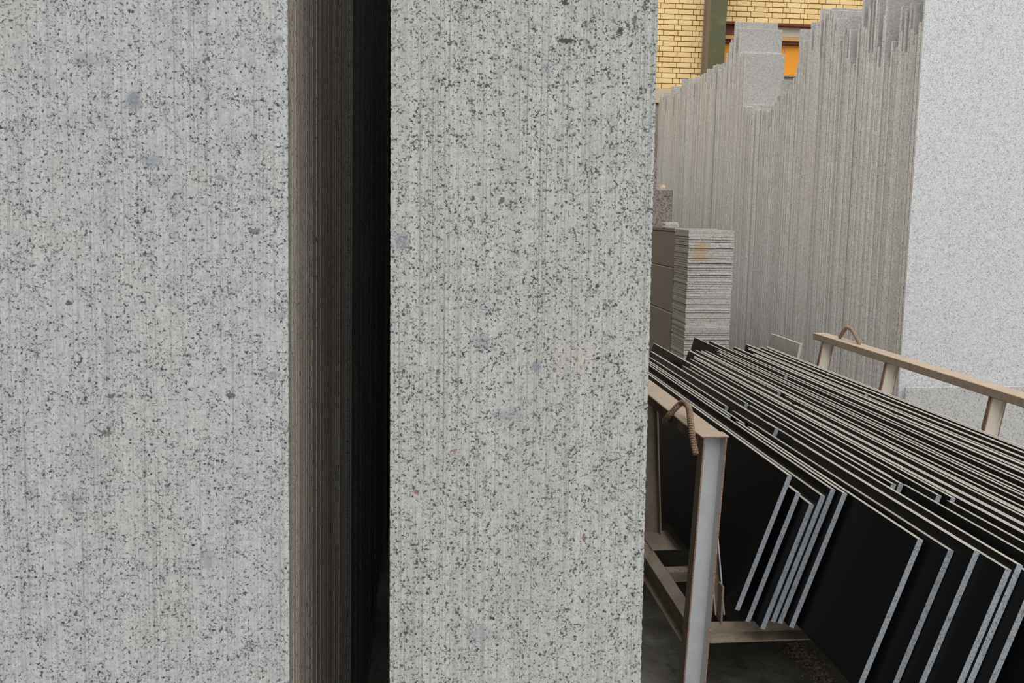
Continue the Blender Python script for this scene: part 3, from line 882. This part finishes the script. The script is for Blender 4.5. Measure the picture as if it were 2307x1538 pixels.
rebar([LP(1498, 950, lx), LP(1508, 936, lx + 0.002), LP(1522, 919, lx + 0.02), LP(1537, 907, lx + 0.04), LP(1549, 913, lx + 0.035), LP(1554, 930, lx + 0.018), LP(1556, 952, lx + 0.004), LP(1561, 990, lx - 0.002), LP(1568, 1024, lx - 0.002)], 0.0108)
fx = 2.77
rebar([LP(1892, 760, fx), LP(1899, 748, fx), LP(1908, 738.5, fx), LP(1917, 741, fx), LP(1925, 752, fx), LP(1932, 766, fx), LP(1936, 775, fx)], 0.0105, turns=0.0098)

# ------------------------------------------------------------------ black slabs leaning in the rack
def black_slab(Xt, D, Y0, Y1, lean, h=None, t=0.019, label=None, group=None, dyaw=0.0):
    """top left corner at (Xt, CAM.z-D); runs from Y0 (near) to Y1 (far); leans with its top to the right"""
    if h is None: h = (1.75 - D - ZS - 0.001) / math.cos(lean) - t * math.tan(lean) * 0.0
    c, q = 0.0017, 0.0006                                       # worn upper arris on the exposed side
    prof = [(q, 0), (t - q, 0), (t, q), (t, h - q), (t - q, h), (c, h), (0, h - c), (0, q)]
    Ln = Y1 - Y0
    n_ = len(prof)
    vv = [(a, 0.0, b) for a, b in prof] + [(a, Ln, b) for a, b in prof]
    ff = [tuple((i, n_ + i, n_ + (i + 1) % n_, (i + 1) % n_)) for i in range(n_)] + [tuple(range(n_)), tuple(n_ + i for i in reversed(range(n_)))]
    fm_ = [1, 1, 0, 1, 1, 1, 0, 1, 2, 2]
    me = mesh('black_stone_sheet', vv, ff, [m_black, m_btop, m_bend], fm_)
    u = Vector((math.sin(lean), 0, math.cos(lean)))
    top = Vector((Xt, Y0, 1.75 - D))
    o = link('black_stone_sheet', me, None, top - u * h, (0, lean, dyaw))
    tag(o, label or 'long black slab with pale sawn top, leaning among many in the white rack', 'slab', group)
    return o

GR = 'black slabs leaning in the white rack'
front = [(1.355, 0.950, 3.076, 'front-left black slab in the rack, broad dark face beside the white post'),
         (1.380, 1.009, 3.050, 'black slab second from the white post, top lower than its neighbour'),
         (1.404, 1.032, 2.985, 'black slab third from the white post, lowest-hanging front end'),
         (1.4375, 0.995, 2.970, 'black slab fourth from the white post, pale end touching the next'),
         (1.468, 0.968, 2.958, 'black slab fifth from the white post, thick pale bluish end'),
         (1.495, 0.971, 2.922, 'black slab sixth from the white post, narrow end before a broad black face'),
         (1.528, 0.980, 2.490, 'broad black slab reaching forward, its pale end edge right of the short ones'),
         (1.566, 0.976, 2.390, 'second broad black slab reaching forward, tip of its top corner rounded')]
starts = [(1473, 773), (1466, 792), (1460, 802), (1486, 811), (1497, 805), (1537.5, 825), (1554, 829), (1530, 803), (1541, 798), (1554, 808.5), (1552, 788), (1563, 804), (1581, 808), (1566, 788), (1579, 788),
          (1589.5, 791), (1561, 756.5), (1598, 768), (1619, 782.5), (1615.6, 789), (1617, 797), (1649, 784), (1654, 783), (1681, 776), (1685.5, 782), (1678, 794), (1697, 794), (1714.7, 784.6), (1726.5, 777), (1745.6, 783)]
breaks = [(1634.6, 920, .10), (1639, 938, .12), (1671, 953, .08), (1747, 966.5, .20), (1679, 907, .05), (1705, 944, .1), (1753, 884, .10), (1777, 903.5, .06), (1781.6, 917, .05), (1671, 860, .03), (1949.7, 888, .04), (2001.7, 923.6, .08),
          (2044, 913, .05), (1768.7, 845.6, .04), (1960, 1088, .25), (2009, 1113, 9), (2026, 1145, 9), (2049, 1190, 9), (2002, 1071, .10), (2093, 1122, .12), (2111, 1152, .06), (2143, 1166, 9)]
def lean_of(X):
    return R(18.5) if X < 1.75 else R(18.5 - 8.5 * (X - 1.75) / 0.80)
lanes = []
for (X, D, px, lab) in front: lanes.append([X, D, px, lab])
X = 1.597
while X < 2.56:
    lanes.append([X, 0.952 + rnd.uniform(-0.009, 0.009), None, None])
    D_ = lanes[-1][1]
    lanes[-1][0] = X - (D_ - 0.952) * math.tan(lean_of(X))
    X += rnd.choice([0.0216, 0.0216, 0.0222, 0.0235, 0.029])
def r_of(x, y):
    p = atz(x, y, 1.75 - 0.95)
    return 0.95 / p.x
for ln in lanes:
    X, D, yn, lab = ln
    r = D / X
    best = min(starts, key=lambda s: abs(r_of(*s) - r))
    yf = yx(X, best[0], 1.75 - D) if abs(r_of(*best) - r) < 0.012 else 6.2 + rnd.uniform(-0.3, 0.15)
    yf = min(6.75, max(5.2, yf))
    ln.append(yf)
# front ends: the forward-reaching ones go beyond the picture
used = set()
for j, ln in enumerate(lanes):
    if ln[2] is None: ln[2] = max(1.75 + rnd.uniform(0, 0.2), yx(ln[0], (2196, 2266, 2292, 2330, 2350)[j - 8] if j < 13 else 2350 + 30 * (j - 12), 1.75 - ln[1]))
br = {}
for (x, y, gap) in breaks:
    r = r_of(x, y)
    cand = [i for i, ln in enumerate(lanes) if i not in br]
    i = min(cand, key=lambda i: abs(lanes[i][1] / lanes[i][0] - r))
    br[i] = (x, gap)
for i, ln in enumerate(lanes):
    X, D, yn, lab, yf = ln
    hh = {1: 0.528, 2: 0.502, 3: 0.505}.get(i)
    NL = len(lanes)
    own = lab or (nth(i + 1) + ' black slab from the white corner post' if i < NL - 12 else nth(NL - i) + ' black slab from the far rail of the white rack')
    le = lean_of(X) + R(rnd.uniform(-0.12, 0.12)) * (0 if lab else 1)
    if i in br:
        x, gap = br[i]
        yb = yx(X, x, 1.75 - D)
        if yb > yn + 0.25:
            black_slab(X, D, yb, yf, le, h=hh, label=own + ', rear half', group='rear black slabs ending partway')
            if gap < 5:
                black_slab(X, D, yn, yb - gap, le, h=hh, label=lab or own + ', front half of two', group=None if lab else 'front black slabs set before shorter ones')
            continue
    black_slab(X, D, yn, yf, le, h=hh, label=own if lab else own + ', full length', group=None if lab else GR)
# grey slab leaning at the far right of the rack
gx = 2.64
gp = atx(1737.5, 751, gx)
Dg = 1.75 - gp.z
gy1, gy0 = gp.y, yx(gx, 1802, gp.z)
gh = (gp.z - FZ) / math.cos(R(8)) - 0.003
bm = cham_box(0, 0.02, 0, gy1 - gy0, -gh, 0, 0.0015)
me = bm_mesh('stone_slab_grey', bm, [m_tileface, m_faredge], lambda f: 0 if abs(f.normal.x) > 0.9 else 1)
for v in me.vertices: v.co.z += gh
le = R(8)
o = link('granite_sheet', me, None, Vector((gx, gy0, 1.75 - Dg)) - Vector((math.sin(le), 0, math.cos(le))) * gh, (0, le, 0))
tag(o, 'short grey granite slab leaning behind the far end of the black slabs', 'slab')

# ------------------------------------------------------------------ crumbs on the floor below the rack
cv, cf = [], []
rc = random.Random(21)
def crumb(x, y, s):
    b = len(cv)
    ax = [Vector((1, 0, 0)), Vector((-1, 0, 0)), Vector((0, 1, 0)), Vector((0, -1, 0)), Vector((0, 0, 1)), Vector((0, 0, -0.3))]
    ang = rc.uniform(0, 6.28)
    for a in ax:
        q = a * s * rc.uniform(0.6, 1.2)
        cv.append((x + q.x * math.cos(ang) - q.y * math.sin(ang), y + q.x * math.sin(ang) + q.y * math.cos(ang), FZ + max(0.0, q.z * 0.55)))
    for f in [(0, 2, 4), (2, 1, 4), (1, 3, 4), (3, 0, 4), (2, 0, 5), (1, 2, 5), (3, 1, 5), (0, 3, 5)]: cf.append(tuple(b + i for i in f))
pa, pb, pc = atz(1775, 1440, FZ), atz(1815, 1480, FZ), atz(1870, 1545, FZ)
for i in range(420):
    t = rc.random()
    p = pa.lerp(pb, t * 2) if t < 0.5 else pb.lerp(pc, t * 2 - 1)
    q = rc.gauss(0, 0.030)
    crumb(p.x + q, p.y + rc.gauss(0, 0.02), rc.uniform(0.003, 0.013) * (1.3 if abs(q) < 0.02 else 0.8))
for i in range(120):
    p = atz(rc.uniform(1600, 1800), rc.uniform(1445, 1540), FZ)
    crumb(p.x, p.y, rc.uniform(0.001, 0.004))
m_crumb = plain('crumbled_mortar', lin(138, 128, 112), 0.9, nscale=40, namt=0.7, ncol=lin(80, 74, 66))
cr_ = link('stone_crumbs', mesh('stone_crumbs', cv, cf, m_crumb))
tag(cr_, 'line of crumbled stone chips on the dark floor under the rack', 'crumbs', None, 'stuff')
